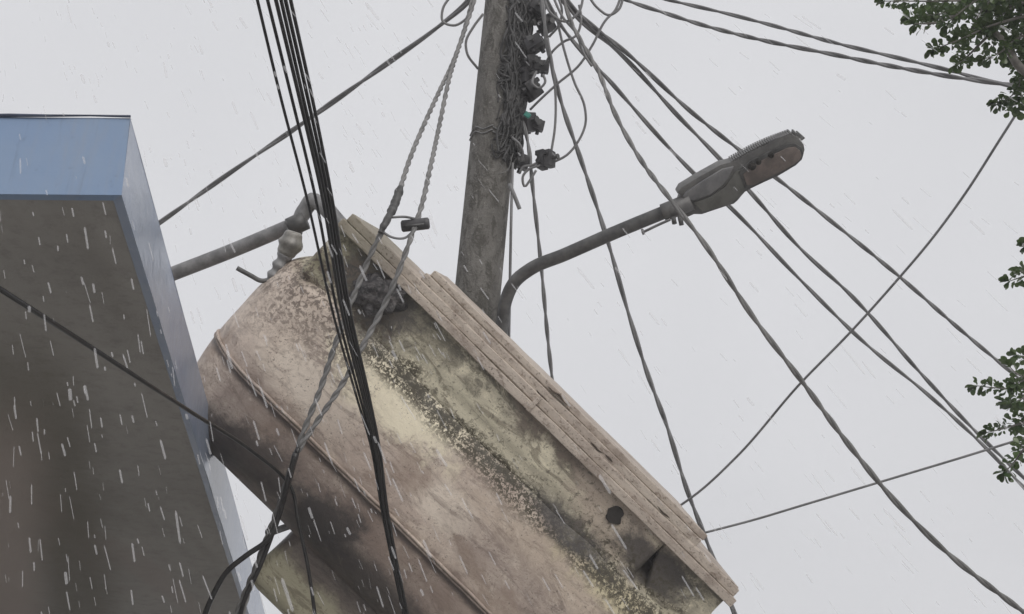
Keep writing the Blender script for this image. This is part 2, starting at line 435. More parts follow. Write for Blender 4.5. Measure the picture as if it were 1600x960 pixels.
# mould at the top end
c = lay(c, blob(560, 395, 0.34, 0.22), (0.21, 0.195, 0.125), 0.8)
c = lay(c, blob(600, 465, 0.24, 0.20), dark, 0.92)
c = lay(c, t.op('MULTIPLY', blob(550, 400, 0.36, 0.25), t.step(nF, 0.46, 0.56)), moss, 0.9)
c = lay(c, t.op('MULTIPLY', blob(510, 470, 0.40, 0.26), t.step(nF, 0.47, 0.55)), (0.12, 0.092, 0.075), 0.85)
# mottled ridge: dark speckle either side of the step
rd = t.op('ABSOLUTE', t.op('SUBTRACT', t.op('ADD', t.y, t.op('MULTIPLY', t.op('SUBTRACT', nX, 0.5), 0.22)), 0.315))
rw = t.step(nB, 0.35, 0.65, 0.035, 0.11)
ridge = t.op('MULTIPLY', t.step(t.op('DIVIDE', rd, rw), 0.45, 1.3, 1.0, 0.0), t.step(t.op('ADD', t.op('MULTIPLY', t.noise(60, 6, 0.75, off=(2, 2, 2), dist=0.6), 0.8), t.op('ADD', t.op('MULTIPLY', nC, 0.35), t.op('MULTIPLY', nG, 0.25))), 0.625, 0.715))
ridge = t.op('MULTIPLY', ridge, t.step(t.x, 0.25, 0.55))
c = lay(c, ridge, (0.045, 0.037, 0.02), 0.97)
rcore = t.op('MULTIPLY', t.step(rd, 0.004, 0.035, 1.0, 0.0), t.op('MULTIPLY', t.step(nC, 0.42, 0.54), t.step(t.x, 0.35, 0.7)))
c = lay(c, rcore, (0.04, 0.034, 0.02), 0.9)
c = lay(c, blob(890, 830, 0.28, 0.07), dark, 0.85)
c = lay(c, blob(1020, 885, 0.24, 0.10), dark, 0.9)  # shade of the end recess, painted into the colour
c = lay(c, t.op('MULTIPLY', blob(985, 915, 0.42, 0.16), t.step(nF, 0.50, 0.56)), (0.06, 0.05, 0.03), 0.85)
# near-black tone and stains along the lowest side
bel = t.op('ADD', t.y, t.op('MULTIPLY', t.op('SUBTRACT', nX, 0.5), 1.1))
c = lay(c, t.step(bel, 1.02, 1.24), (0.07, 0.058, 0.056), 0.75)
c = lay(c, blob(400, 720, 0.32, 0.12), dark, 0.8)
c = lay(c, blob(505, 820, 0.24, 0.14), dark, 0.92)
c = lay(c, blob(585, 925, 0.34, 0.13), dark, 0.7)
c = lay(c, t.step(t.op('ADD', t.y, t.op('MULTIPLY', t.op('SUBTRACT', nX, 0.5), 0.5)), 1.34, 1.44), (0.40, 0.375, 0.27), 0.9)
c = lay(c, t.op('MULTIPLY', t.step(t.y, 1.34, 1.42), t.step(nD, 0.50, 0.58)), (0.15, 0.13, 0.09), 0.7)
# shadow line under the seam, painted into the colour
sd = t.op('SUBTRACT', t.op('ADD', t.y, t.op('MULTIPLY', t.op('SUBTRACT', nC, 0.5), 0.05)), 0.848)
c = lay(c, t.op('MULTIPLY', t.step(sd, -0.015, 0.0), t.step(sd, 0.008, 0.045, 1.0, 0.0)), (0.08, 0.06, 0.052), 0.85)
# fine pitting
c = lay(c, t.step(t.op('ADD', nG, t.op('MULTIPLY', nC, 0.5)), 0.86, 0.95), (0.09, 0.07, 0.06), 0.7)
t.color(c); t.rough(t.step(nX, 0.4, 0.6, 0.38, 0.7))
t.bump(t.op('ADD', t.op('MULTIPLY', nC, 0.8), t.op('MULTIPLY', nF, 0.5)), 0.4, 0.012)
M_tank = t.m
t = NT('weathered_rim', 0.7)
g1 = t.noise(3, 8, 0.7, stretch=(0.5, 4, 4), dist=0.5); g2 = t.noise(26, 8, 0.75, stretch=(0.8, 1.5, 1.5), dist=0.5); g3 = t.noise(3, 8, 0.7, off=(3, 3, 3), dist=0.5)
c = t.mix(t.step(g1, 0.35, 0.65), (0.53, 0.465, 0.40), (0.43, 0.365, 0.315))
c = t.mix(t.op('MULTIPLY', t.step(g3, 0.50, 0.62), 0.7), c, (0.28, 0.225, 0.19))
c = t.mix(t.op('MULTIPLY', t.step(g2, 0.53, 0.62), 0.75), c, (0.19, 0.145, 0.115))
c = t.mix(t.op('MULTIPLY', t.step(t.x, 0.1, 0.5, 1.0, 0.0), 0.6), c, (0.20, 0.19, 0.135))
c = t.mix(t.op('MULTIPLY', t.step(t.noise(70, 4, 0.7), 0.57, 0.66), 0.7), c, (0.08, 0.06, 0.05))
t.color(c); t.bump(t.op('ADD', g1, g2), 0.5, 0.012)
M_rim = t.m
M_void = simple('void_dark', (0.012, 0.011, 0.010), (0.035, 0.03, 0.027), 12, 0.9, 0.3)  # near-black colour that paints in the darkness of gap and hole

TW = 1.0                                          # tank width, away from the viewer
BL, BV = 2.75, 1.30                               # body length and depth
def body_disp(p):
    q = p.copy()
    m = max(-0.05, (p.y - 0.26) / (BV - 0.26))
    if p.z < TW/2: q.z -= 0.10 * max(0, 1 - ((m - 0.45) / 0.55) ** 2) * (1 - p.z / (TW/2)) * min(1, max(0, (p.x + 0.1) / 0.3))
    ex = max(0, 1 - p.x / 0.5)
    q.x -= 0.095 * ex * max(0, 1 - ((m - 0.30) / 0.62) ** 2)
    nn = mnoise.noise(p * 2.1) * 0.016 + mnoise.noise(p * 6.0) * 0.004
    q += Vector((0.6, 0.4, 1)) * nn
    return q
bm = bmesh.new()
rbox(bm, (-0.03, 0.12, 0.03), (BL, BV, TW - 0.02), 0.26, (130, 70, 40), body_disp)
mesh_obj('body', bm, M_tank, tank)
# collar between the lip and the body
def cdisp(p):
    return p + Vector((0, 0, 1)) * (mnoise.noise(p * 3.0) * 0.010 + mnoise.noise(p * 9.0) * 0.003 + (0.012 if p.y > 0.2 else 0))
CE = uv(1042, 849)[0]
bm = bmesh.new()
rbox(bm, (0.0, -0.03, 0.0), (CE, 0.30, TW), 0.035, (90, 18, 14), cdisp)
mesh_obj('collar', bm, M_tank, tank)
# broken end panel past the collar
PE = uv(1140, 945)[0]
bm = bmesh.new()
def pdisp(p):
    p = p.copy(); fx = min(1, max(0, (PE - p.x) / (PE - CE))); p.x += max(0, p.y - 0.05) * 0.5 * fx; p.z += 0.10 * max(0, p.y) * fx
    return p + Vector((0, 0, 1)) * (mnoise.noise(p * 5.0) * 0.012) + Vector((mnoise.noise(p*8+Vector((0,4,0))) * 0.02 * (1 if p.y > 0.1 else 0), 0, 0))
rbox(bm, (CE + 0.006, -0.03, 0.03), (PE - 0.02, 0.30, 0.08), 0.015, (24, 18, 3), pdisp)
mesh_obj('end_panel', bm, M_tank, tank)
bm = bmesh.new()
rbox(bm, (CE - 0.08, 0.0, 0.22), (PE - 0.05, 0.5, TW - 0.1), 0.05, (10, 8, 8))
mesh_obj('dark_void_block', bm, M_void, tank)  # near-black block added to paint the shade behind the broken end
# lip: a ledge running round the mouth, with a groove and a joint
def ldisp(k):
    def f(p):
        n = mnoise.noise(Vector((p.x * 2.3, p.y * 4 + k, p.z * 2))) * 0.004 + mnoise.noise(Vector((p.x * 11, p.y * 8 + k, p.z * 5))) * 0.0022
        return p + Vector((0, n, n))
    return f
bm = bmesh.new()
rbox(bm, (-0.01, -0.042, -0.040), (PE, 0.004, TW + 0.03), 0.005, (150, 6, 20), ldisp(1))
rbox(bm, (0.005, -0.088, -0.026), (PE - 0.02, -0.044, TW + 0.02), 0.005, (150, 6, 20), ldisp(5))
rbox(bm, (0.01, -0.092, -0.018), (PE - 0.03, 0.0, TW + 0.01), 0.004, (60, 6, 8), ldisp(3))
mesh_obj('lip', bm, M_rim, tank)
bm = bmesh.new()
x = uv(828, 636)[0]
rbox(bm, (x - 0.012, -0.09, -0.05), (x + 0.012, 0.006, -0.02), 0.006, (3, 6, 3))
mesh_obj('lip_joint', bm, M_rim, tank)
# lid board bolted on the mouth
L0, L1 = uv(665, 428)[0], uv(1095, 845)[0]
bm = bmesh.new()
rbox(bm, (L0, -0.132, -0.016), (L1, -0.089, TW), 0.006, (120, 6, 20), ldisp(9))
rbox(bm, (L0 + 0.02, -0.168, 0.0), (L1 + 0.01, -0.133, TW), 0.006, (120, 6, 20), ldisp(13))
rbox(bm, (L0 + 0.03, -0.16, 0.004), (L1 - 0.01, -0.088, TW - 0.02), 0.004, (60, 6, 8), ldisp(6))
lid = mesh_obj('lid', bm, M_rim, tank)
M_slot = simple('brown_slot', (0.05, 0.038, 0.03), (0.12, 0.09, 0.07), 20, 0.9, 0.3)  # dark brown for the pieces set on the lid at the slots
def sdisp(u0, ln):
    def f(p):
        a = (p.x - u0) / (ln/2); k = max(0.1, 1 - abs(a)**2)*0.7
        vv = min(-0.1, p.y)
        return Vector((p.x, vc + (p.y - vc) * k + mnoise.noise(Vector((p.x*22, u0*9, 0))) * 0.011, p.z + (1-k)*0.012))
    return f
for px, py, ln in ((843, 622, 0.09), (872, 618, 0.13), (925, 706, 0.10), (945, 722, 0.06), (1033, 803, 0.10)):
    u, v = uv(px, py); v = min(v, -0.1); vc = v
    bm = bmesh.new(); rbox(bm, (u - ln/2, v - 0.007, -0.027), (u + ln/2, v + 0.007, 0.0), 0.0065, (22, 6, 6), sdisp(u, ln)); mesh_obj('slot', bm, M_slot, lid)
# seam rib along the belly
def seam_path(v):
    P = []
    n = 120
    for i in range(n + 1):
        u = BL - 0.27 - (BL - 0.27 - 0.23) * i / n
        P.append(Vector((u, v, 0.02)))
    for i in range(1, 22):
        a = math.pi/2 * i / 21
        P.append(Vector((-0.03 + 0.26 - 0.26*math.sin(a), v, 0.02 + 0.26 - 0.26*math.cos(a))))
    for i in range(1, 12): P.append(Vector((-0.03, v, 0.28 + 0.4 * i / 11)))
    return [body_disp(p) for p in P]
bm = bmesh.new()
P = seam_path(0.825)
P = [p + Vector((0, mnoise.noise(Vector((i*0.15, 0, 0))) * 0.004, 0)) for i, p in enumerate(P)]
sweep(bm, P, lambda f: 0.0085 + 0.0025*mnoise.noise(Vector((f*40, 1, 0))), 8)
P2 = [p + Vector((0, 0.017, 0.006)) for p in P]
sweep(bm, P2, lambda f: 0.008 + 0.002*mnoise.noise(Vector((f*40, 7, 0))), 8)
mesh_obj('seam', bm, M_tank, tank)
# sump foot below the belly and its outlet stub
def fdisp(p): return p + Vector((1, 0.5, 1)) * (mnoise.noise(p * 2.5) * 0.02)
bm = bmesh.new()
rbox(bm, (0.86, 1.12, 0.18), (2.7, 1.64, 0.86), 0.10, (60, 24, 24), fdisp)
mesh_obj('sump', bm, M_tank, tank)
bm = bmesh.new()
a = Tm.inverted() @ at(452, 822, 5.55); b = Tm.inverted() @ at(424, 832, 5.6)
sweep(bm, spline([a, b], 0.02), 0.018, 12)
sweep(bm, [b, b + (b - a).normalized() * 0.02], 0.026, 12)
mesh_obj('outlet_stub', bm, M_steel, tank)
# near-black disc on the collar, its colour painting the dark of a hole
bm = bmesh.new()
u, v = uv(961, 805); N = 22
def ring(r, q, k): return [bm.verts.new((u + math.cos(a*2*math.pi/N) * r * (1.0 + 0.5*mnoise.noise(Vector((math.cos(a*2*math.pi/N)*1.5, math.sin(a*2*math.pi/N)*1.5, 2)))), v + math.sin(a*2*math.pi/N) * r * 1.1, q)) for a in range(N)]
R1, R2, R3 = ring(0.042, 0.015, 0), ring(0.041, -0.006, 0), ring(0.038, -0.0065, 0)
for A, B in ((R1, R2), (R2, R3)):
    for i in range(N): bm.faces.new((A[i], A[(i+1) % N], B[(i+1) % N], B[i]))
bm.faces.new(R3)
mesh_obj('dark_hole_disc', bm, M_void, tank)

# crumpled scrap snagged on the tank under the wires
bm = bmesh.new()
bmesh.ops.create_icosphere(bm, subdivisions=4, radius=1.0)
for vtx in bm.verts:
    p = vtx.co
    k = 1 + 0.45*mnoise.noise(p*2.2) + 0.25*abs(mnoise.noise(p*5)) + 0.1*mnoise.noise(p*11)
    vtx.co = Vector((p.x*0.115*k, p.y*0.085*k, p.z*0.06*k))
t = NT('dirty_plastic_sheet', 0.4)
nz = t.noise(18, 6, 0.7, dist=1.0)
t.color(t.mix(t.step(nz, 0.4, 0.65), (0.03, 0.028, 0.03), (0.13, 0.12, 0.12))); t.bump(t.noise(30, 5, 0.6, dist=1.5), 0.8, 0.02)
scrap = mesh_obj('plastic_scrap', bm, t.m)
S = Tm.copy(); S.translation = at(592, 462, TD - 0.02)
scrap.matrix_world = S @ Matrix.Rotation(R(-35), 4, 'Z')
tag(scrap, 'crumpled dark plastic scrap snagged at the top end of the tank', 'scrap')

# ------------------------------------------------------------------ utility pole
PB, PT = at(744, 480, 6.75), at(791.5, 0, 7.45)
pd = (PT - PB).normalized()
base = PB + pd * (-PB.z / pd.z)
top = PT + pd * 1.5
pole = thing('utility_pole', 'round grey concrete utility pole rising behind the tank', 'pole', base)
t = NT('weathered_concrete_pole', 0.75)
n1 = t.noise(3, 8, 0.7, stretch=(1, 1, 0.35)); n2 = t.noise(13, 8, 0.78, stretch=(1, 1, 0.5), dist=0.6); n3 = t.noise(50, 5, 0.7)
c = t.mix(t.step(n1, 0.35, 0.65), (0.18, 0.172, 0.16), (0.08, 0.075, 0.067))
c = t.mix(t.op('MULTIPLY', t.step(n2, 0.48, 0.56), 0.8), c, (0.045, 0.041, 0.033))
nv = t.noise(9, 9, 0.78, off=(1, 4, 2), stretch=(1, 1, 0.12), dist=0.4)
c = t.mix(t.op('MULTIPLY', t.step(nv, 0.5, 0.62), 0.6), c, (0.055, 0.05, 0.045))
c = t.mix(t.op('MULTIPLY', t.step(n3, 0.56, 0.7), 0.6), c, (0.27, 0.26, 0.24))
t.color(c); t.bump(t.op('ADD', n2, n3), 0.7, 0.015)
bm = bmesh.new()
Q = [base.lerp(top, i/120) - base for i in range(121)]
sweep(bm, Q, lambda f: 0.142 + 0.004*f, 40)
mesh_obj('shaft', bm, t.m, pole)
def pole_pt(y):       # point on the pole axis at that image row
    a, b = PB, PT
    lo, hi = -3.0, 3.0
    for _ in range(40):
        m = (lo + hi)/2; p = a.lerp(b, m) - CAMP
        yy = 480 + F * p.dot(DOWN) / p.dot(FWD)
        if yy > y: lo = m
        else: hi = m
    return a.lerp(b, lo)
side = pd.cross(FWD).normalized()
if side.x < 0: side = -side
front = -(FWD - pd * FWD.dot(pd)).normalized()
PR = 0.145
def on_pole(y, ang, r=PR):   # ang 0 = facing the viewer, 90 = right side
    return pole_pt(y) + (front * math.cos(R(ang)) + side * math.sin(R(ang))) * r
# strap rings round the pole
for yy in (215, 222):
    bm = bmesh.new()
    P = [on_pole(yy + 3*math.sin(a*0.7), a*6, PR + 0.006) for a in range(61)]
    sweep(bm, [p - base for p in P], 0.004, 6)
    mesh_obj('strap', bm, M_wire, pole)

# messy wires lashed to the right flank of the pole
tangle = thing('wire_tangle', 'dense tangle of old wires lashed to the right side of the concrete pole', 'wires', pole_pt(120))
tb = pole_pt(120)
bm = bmesh.new()
for i in range(130):
    a0 = rnd.uniform(2, 118) if rnd.random() < .25 else rnd.uniform(24, 118); y0 = rnd.uniform(-60, 140); y1 = rnd.uniform(120, 268)
    P = []
    for k in range(9):
        f = k/8
        P.append(on_pole(y0 + (y1-y0)*f, min(125, a0 + rnd.uniform(-16, 16)), PR + 0.004 + rnd.uniform(0, 0.05)) - tb)
    sweep(bm, spline(P, 0.02), rnd.uniform(0.005, 0.010), 6)
for i in range(190):      # short ties and snags crossing the front
    y0 = rnd.choice((rnd.uniform(-20, 262), rnd.uniform(-20, 60))); a0 = rnd.uniform(0, 70)
    P = [on_pole(y0 + rnd.uniform(-16, 16), a0 + k*rnd.uniform(10, 26), PR + 0.004 + rnd.uniform(0, 0.03)) - tb for k in range(4)]
    sweep(bm, spline(P, 0.015), rnd.uniform(0.0035, 0.007), 5)
mesh_obj('strands', bm, M_tangle, tangle)
for i in range(26):      # pale frayed ends
    y0 = rnd.uniform(20, 300); a0 = rnd.uniform(20, 85)
    P = [on_pole(y0, a0, PR + 0.03) - tb, on_pole(y0 + rnd.uniform(-14, 14), a0 + rnd.uniform(8, 20), PR + 0.045) - tb, on_pole(y0 + rnd.uniform(-25, 25), a0 + rnd.uniform(15, 35), PR + 0.03) - tb]
    bm = bmesh.new(); sweep(bm, spline(P, 0.015), 0.0025, 5); mesh_obj('frayed_end', bm, M_wire_pale, tangle)

# ------------------------------------------------------------------ wire connectors by the pole
def connector_mesh(seed):
    rr = random.Random(seed); bm = bmesh.new()
    def jb(lo, hi, rot):
        b2 = len(bm.verts)
        box(bm, lo, hi, Matrix.Rotation(R(rot), 4, 'Y'))
    jb((-0.055, -0.03, -0.045), (0.055, 0.03, 0.0), 0)
    jb((-0.045, -0.034, 0.004), (0.05, 0.034, 0.045), 0)
    jb((-0.06, -0.02, -0.065), (-0.03, 0.02, -0.046), 0)
    bevel(bm, 0.006, 2)
    for k in range(2):                       # wire grooves
        z = -0.022 + 0.045*k
        sweep(bm, [Vector((0.02 - 0.04*k, -0.055, z)), Vector((0.02 - 0.04*k, 0.055, z))], 0.013, 10)
    bc = bm
    return bc
def bolt_mesh():
    bm = bmesh.new()
    sweep(bm, [Vector((0, 0, 0.045)), Vector((0, 0, 0.075))], 0.011, 6)
    sweep(bm, [Vector((0, 0, 0.075)), Vector((0, 0, 0.083))], 0.017, 8)
    return bm
CON = [((838, 12), 1.0, 20, 'black wire connector highest up, close under the frame top at the pole'),
       ((836, 70), 1.0, -20, 'black wire connector sticking out beside the pole, second lobe from the top'),
       ((827, 98), 0.85, 50, 'small black wire connector hugging the pole beneath a white gap'),
       ((845, 105), 0.85, 5, 'squarish black wire connector with two thin wires hanging below it'),
       ((829, 140), 1.1, 35, 'large black wire connector just above the teal clip'),
       ((822, 192), 1.1, 60, 'black wire connector just under the teal clip on the pole'),
       ((812, 253), 1.0, 15, 'lowest black wire connector touching the pole, joined to a loose one'),
       ((853, 249), 0.95, 75, 'loose black wire connector hanging in the air right of the pole'),
       ((852, 38), 1.0, 40, 'black wire connector high up, farthest out from the pole under the wire fan'),
       ((818, 120), 0.9, 70, 'half hidden black wire connector buried in the tangle at mid height'),
       ((838, 196), 0.8, 10, 'small black wire connector poking out right below the teal clip'),
       ((800, 232), 0.9, 45, 'black wire connector sitting over the frayed wires near the strap'),
       ((812, 42), 1.2, 80, 'thick black wire connector in the dark mass against the pole')]
cm = None
for i, ((px, py), s, rot, lab) in enumerate(CON):
    o = thing('wire_connector', lab, 'connector', at(px, py, 7.0 if i == 7 else 7.15 + (0.2 if py < 60 else 0)), 'black wire connectors beside the pole')
    o.rotation_euler = (R(110 + rot*0.3), R(rot), R(rot*1.3)); o.scale = (s*1.2, s*1.2, s*1.2)
    if cm is None:
        cm = mesh_obj('housing', connector_mesh(1), M_plastic, o); sharp(cm)
        bo = mesh_obj('bolt', bolt_mesh(), M_darksteel, o); sharp(bo)
    else:
        for src in (cm, bo):
            c2 = src.copy(); COL.objects.link(c2); c2.parent = o
bm = bmesh.new()
rbox(bm, (-0.022, -0.010, -0.018), (0.022, 0.010, 0.018), 0.007, (6, 6, 6))
tc_ = mesh_obj('wire_clip', bm, M_teal); tc_.location = at(824, 180, 7.0); tc_.rotation_euler = (0.5, 0.6, 0.3)
tag(tc_, 'small teal green clip among the black connectors on the pole', 'clip')

# ------------------------------------------------------------------ cables
def cable(name, label, L, r, mat=M_wire, tw_pitch=0, group=None, cat='cable', step=0.03, strands=2, jit=0.5, ph=None):
    bm = bmesh.new()
    P = pts(L); o0 = P[0]
    if tw_pitch:
        Q = spline(P, min(step, tw_pitch/14)); twist(bm, [q - o0 for q in Q], r, tw_pitch, strands, rnd.uniform(0, 3) if ph is None else ph, 6, jit)
    else:
        sweep(bm, [q - o0 for q in spline(P, step)], r, 8)
    o = mesh_obj(name, bm, mat); o.location = o0
    return tag(o, label, cat, group)

# the black bundle passing close overhead
G = 'black cables of the steep bundle crossing the tank'
BUN = [([402, 438, 477, 523, 557, 580, 597, 630], 0.0064, 'leftmost thin black cable of the steep bundle, set apart from the rest'),
       ([418, 455, 491, 530, 562, 583, 599, 632], 0.0070, 'second black cable from the left in the steep bundle'),
       ([431, 467, 502, 537, 567, 586, 601, 633], 0.0080, 'third black cable of the steep bundle, left edge of its dense core'),
       ([439, 473, 507, 541, 570, 588, 603, 634], 0.0074, 'fourth black cable of the steep bundle, inside its dense core'),
       ([446, 480, 512, 546, 573, 590, 604, 635], 0.0080, 'fifth black cable of the steep bundle, second from its right edge'),
       ([454, 487, 517, 550, 577, 593, 606, 637], 0.0074, 'rightmost black cable of the steep bundle')]
ys = [0, 150, 300, 500, 620, 700, 800, 960]
ds = [3.4, 3.7, 4.0, 4.4, 4.62, 4.75, 4.85, 4.95]
for k, (xs, r, lab) in enumerate(BUN):
    L = [(xs[0] - (xs[1]-xs[0])*0.8, -120, 3.1)] + [(x, y, d + 0.02*math.sin(k*2.1)) for x, y, d in zip(xs, ys, ds)] + [(xs[-1] + 25, 1080, 5.0)]
    cable('overhead_cable', lab, L, r*0.84, M_black, group=G)
cable('drop_wire', 'thin black wire slanting across the grey soffit to a kink on the tank',
      [(-120, 375, 2.9), (0, 452, 3.1), (130, 535, 3.6), (230, 600, 4.0), (300, 645, 4.4), (400, 710, 4.85), (438, 741, 4.95), (455, 762, 5.0), (466, 815, 5.0), (480, 880, 5.0), (492, 960, 5.0), (500, 1040, 5.0)], 0.0085, M_black)
# span to the left behind the slab
cable('span_wire', 'twisted wire running from behind the blue slab up to the pole top',
      [(120, 440, 9.5), (247, 350, 9.0), (360, 270, 8.6), (480, 188, 8.2), (600, 103, 7.8), (690, 38, 7.5), (724, 10, 7.4), (755, -25, 7.3)], 0.0125, M_wire, 1.3)
# two twisted drops from the pole top on to the tank
cable('twisted_cable', 'twisted pale grey cable running into the long black taped splice',
      [(745, -30, 7.1), (733, 20, 6.95), (710, 92, 6.6), (688, 140, 6.3), (665, 190, 6.0), (640, 250, 5.6), (622, 305, 5.3), (606, 345, 5.1), (585, 385, 5.08), (558, 450, 5.06), (527, 530, 5.0), (498, 615, 4.96), (472, 680, 4.94), (452, 740, 4.94), (432, 800, 5.0), (402, 880, 5.0), (368, 965, 5.0), (350, 1040, 5.0)], 0.0088, M_wire_pale, 0.15, jit=0.3)
cable('twisted_cable', 'twisted pale grey cable passing through the short horizontal clamp',
      [(750, -30, 7.1), (738, 12, 6.95), (722, 60, 6.75), (703, 120, 6.4), (688, 190, 6.05), (672, 265, 5.6), (655, 335, 5.25), (640, 378, 5.12), (620, 432, 5.06), (598, 482, 5.05), (570, 535, 5.02), (540, 592, 4.98), (495, 660, 4.95), (466, 705, 4.92), (448, 755, 4.92), (432, 810, 4.98), (410, 870, 4.98), (390, 920, 4.98), (376, 970, 4.98), (366, 1040, 5.0)], 0.0088, M_wire_pale, 0.15, jit=0.3)
cable('looped_cable', 'thick dark cable bending away to the left below the tank',
      [(462, 708, 4.88), (448, 760, 4.9), (436, 805, 4.95), (420, 842, 4.95), (385, 868, 4.95), (355, 893, 4.95), (334, 928, 4.95), (318, 968, 4.95), (310, 1030, 4.95)], 0.013, M_black)
cable('looped_cable', 'thick dark cable dropping straight down below the tank corner',
      [(466, 700, 4.9), (452, 752, 4.92), (436, 803, 4.97), (420, 850, 4.97), (402, 895, 4.97), (385, 930, 4.97), (372, 975, 4.97), (362, 1030, 4.97)], 0.011, M_black)
# splice and clamp
sp_t = thing('cable_splice', 'long black taped splice leaning on the rim of the tank', 'splice', at(612, 330, 5.13))
bm = bmesh.new(); o0 = at(612, 330, 5.13)
P = [p - o0 for p in pts([(626, 292, 5.24), (620, 310, 5.2), (612, 330, 5.13), (603, 346, 5.06), (594, 364, 5.03)])]
sweep(bm, spline(P, 0.006), lambda f: (0.021 if f < 0.55 else 0.016) + 0.005*mnoise.noise(Vector((f*14, 2, 0))) - 0.008*max(0, f-0.85)*6*0.5 - (0.01*max(0, 0.08-f)*10), 14)
mesh_obj('tape_wrap', bm, M_tape, sp_t)
bm = bmesh.new()
for L in ([(612, 340, 5.12), (630, 339, 5.14), (648, 342, 5.2)], [(597, 362, 5.08), (610, 370, 5.08), (628, 373, 5.12), (641, 366, 5.18), (648, 358, 5.2)]):
    sweep(bm, spline([p - o0 for p in pts(L)], 0.01), 0.006, 8)
mesh_obj('jumper_wire', bm, M_wire, sp_t)
bm = bmesh.new()
a, b = at(627, 354, 5.2), at(671, 349, 5.2); ax = (b - a).normalized(); m0 = a.lerp(b, 0.5)
sweep(bm, [a - m0, a + ax*0.006 - m0, a + ax*0.02 - m0, m0 - m0, b - ax*0.02 - m0, b - ax*0.006 - m0, b - m0], lambda f: 0.021 if f < 0.1 or f > 0.9 else 0.029, 16)
cl_ = thing('cable_clamp', 'short black horizontal clamp on the second twisted cable above the tank', 'clamp', m0)
mesh_obj('clamp_body', bm, M_plastic, cl_)
bm = bmesh.new()
nn = (FWD*-1)
sweep(bm, [ax*-0.045 + nn*0.028 + DOWN*0.004, ax*0.045 + nn*0.028 + DOWN*0.004], 0.006, 8)
mesh_obj('clamp_bolt', bm, M_darksteel, cl_)

# cables fanning right from the pole
G2 = 'cables fanning from the pole to the right'
cable('twisted_cable', 'upper thin cable sagging from the frame top to the leafy branch',
      [(960, -24, 7.6), (1045, 0, 7.4), (1150, 25, 7.2), (1225, 45, 7.0), (1300, 66, 6.8), (1400, 90, 6.6), (1490, 112, 6.4), (1545, 127, 6.3), (1585, 133, 6.2), (1680, 150, 6.0)], 0.0086, M_wire, 0.42, G2)
cable('twisted_cable', 'lower sagging cable that meets its upper twin at the leafy branch',
      [(900, -40, 7.6), (978, 0, 7.4), (1040, 21, 7.25), (1100, 40, 7.1), (1200, 65, 6.9), (1300, 85, 6.7), (1400, 105, 6.5), (1480, 119, 6.35), (1560, 131, 6.2), (1680, 154, 6.0)], 0.0095, M_wire, 0.36, G2)
cable('twisted_cable', 'thickest twisted cable, crossing the lamp neck and sagging to the lower right corner',
      [(868, -40, 7.1), (895, 40, 6.9), (935, 112, 6.7), (962, 180, 6.5), (1000, 248, 6.3), (1050, 315, 6.0), (1100, 380, 5.85), (1180, 500, 5.7), (1250, 592, 5.6), (1330, 700, 5.5), (1400, 785, 5.4), (1470, 855, 5.35), (1600, 957, 5.25), (1700, 1030, 5.2)], 0.0095, M_wire_pale, 0.36, G2)
cable('twisted_cable', 'straight thin cable passing behind the wide middle of the lamp head, lowest of three',
      [(838, -30, 7.2), (870, 30, 7.3), (960, 135, 7.5), (1085, 272, 7.8), (1145, 328, 7.9), (1250, 437, 8.1), (1350, 535, 8.3), (1450, 617, 8.5), (1530, 690, 8.7), (1600, 762, 8.9), (1680, 840, 9.0)], 0.0099, M_wire, 0.9, G2)
cable('twisted_cable', 'thin cable passing behind the start of the lamp lens, middle one of three',
      [(860, -25, 7.2), (890, 15, 7.3), (970, 85, 7.5), (1060, 182, 7.7), (1128, 252, 7.8), (1172, 300, 7.9), (1250, 388, 8.1), (1330, 462, 8.3), (1440, 585, 8.6), (1540, 690, 8.9), (1600, 747, 9.0), (1680, 820, 9.1)], 0.0103, M_wire, 0.8, G2)
cable('twisted_cable', 'thin cable passing behind the lens end of the lamp, uppermost of three',
      [(865, -25, 7.2), (895, 12, 7.3), (985, 88, 7.5), (1080, 175, 7.7), (1165, 242, 7.85), (1215, 280, 7.95), (1300, 347, 8.1), (1400, 428, 8.3), (1500, 515, 8.5), (1578, 580, 8.7), (1680, 662, 8.9)], 0.0103, M_wire, 0.6, G2)
cable('twisted_cable', 'long twisted drop cable falling past the lamp arm and the right end of the tank',
      [(845, -20, 7.1), (857, 80, 7.05), (880, 170, 7.05), (905, 242, 7.05), (945, 362, 7.05), (985, 500, 7.05), (1012, 585, 7.05), (1040, 660, 7.05), (1075, 770, 7.05), (1100, 835, 7.05), (1125, 900, 7.05), (1150, 965, 7.05), (1185, 1060, 7.0)], 0.0101, M_wire, 0.55, G2)
cable('twisted_cable', 'short twisted drop cable hanging right of the pole down to the tank lid',
      [(818, 190, 7.1), (826, 230, 7.05), (832, 290, 7.0), (845, 410, 7.0), (857, 540, 7.0), (864, 605, 7.0), (870, 680, 7.0)], 0.0086, M_wire, 0.4, G2)
cable('riser_wire', 'thin plain wire running straight down close beside the pole',
      [(801, 255, 6.95), (799, 330, 6.85), (797, 430, 6.8), (795, 540, 6.75), (793, 640, 6.7)], 0.0090, M_wire)
cable('guy_wire', 'thin wire climbing steeply from the tank lid to the leafy branch',
      [(1020, 815, 6.7), (1055, 795, 6.7), (1088, 772, 6.65), (1150, 715, 6.6), (1250, 600, 6.4), (1330, 518, 6.3), (1400, 440, 6.2), (1455, 375, 6.1), (1510, 300, 6.0), (1560, 222, 5.9), (1588, 178, 5.85), (1640, 90, 5.8)], 0.0077, M_wire)
cable('guy_wire', 'thin nearly level wire from the drop cable to the lower leaves',
      [(1100, 833, 7.05), (1180, 812, 7.0), (1250, 791, 6.9), (1400, 746, 6.8), (1500, 716, 6.7), (1600, 685, 6.6), (1700, 655, 6.5)], 0.0077, M_wire)
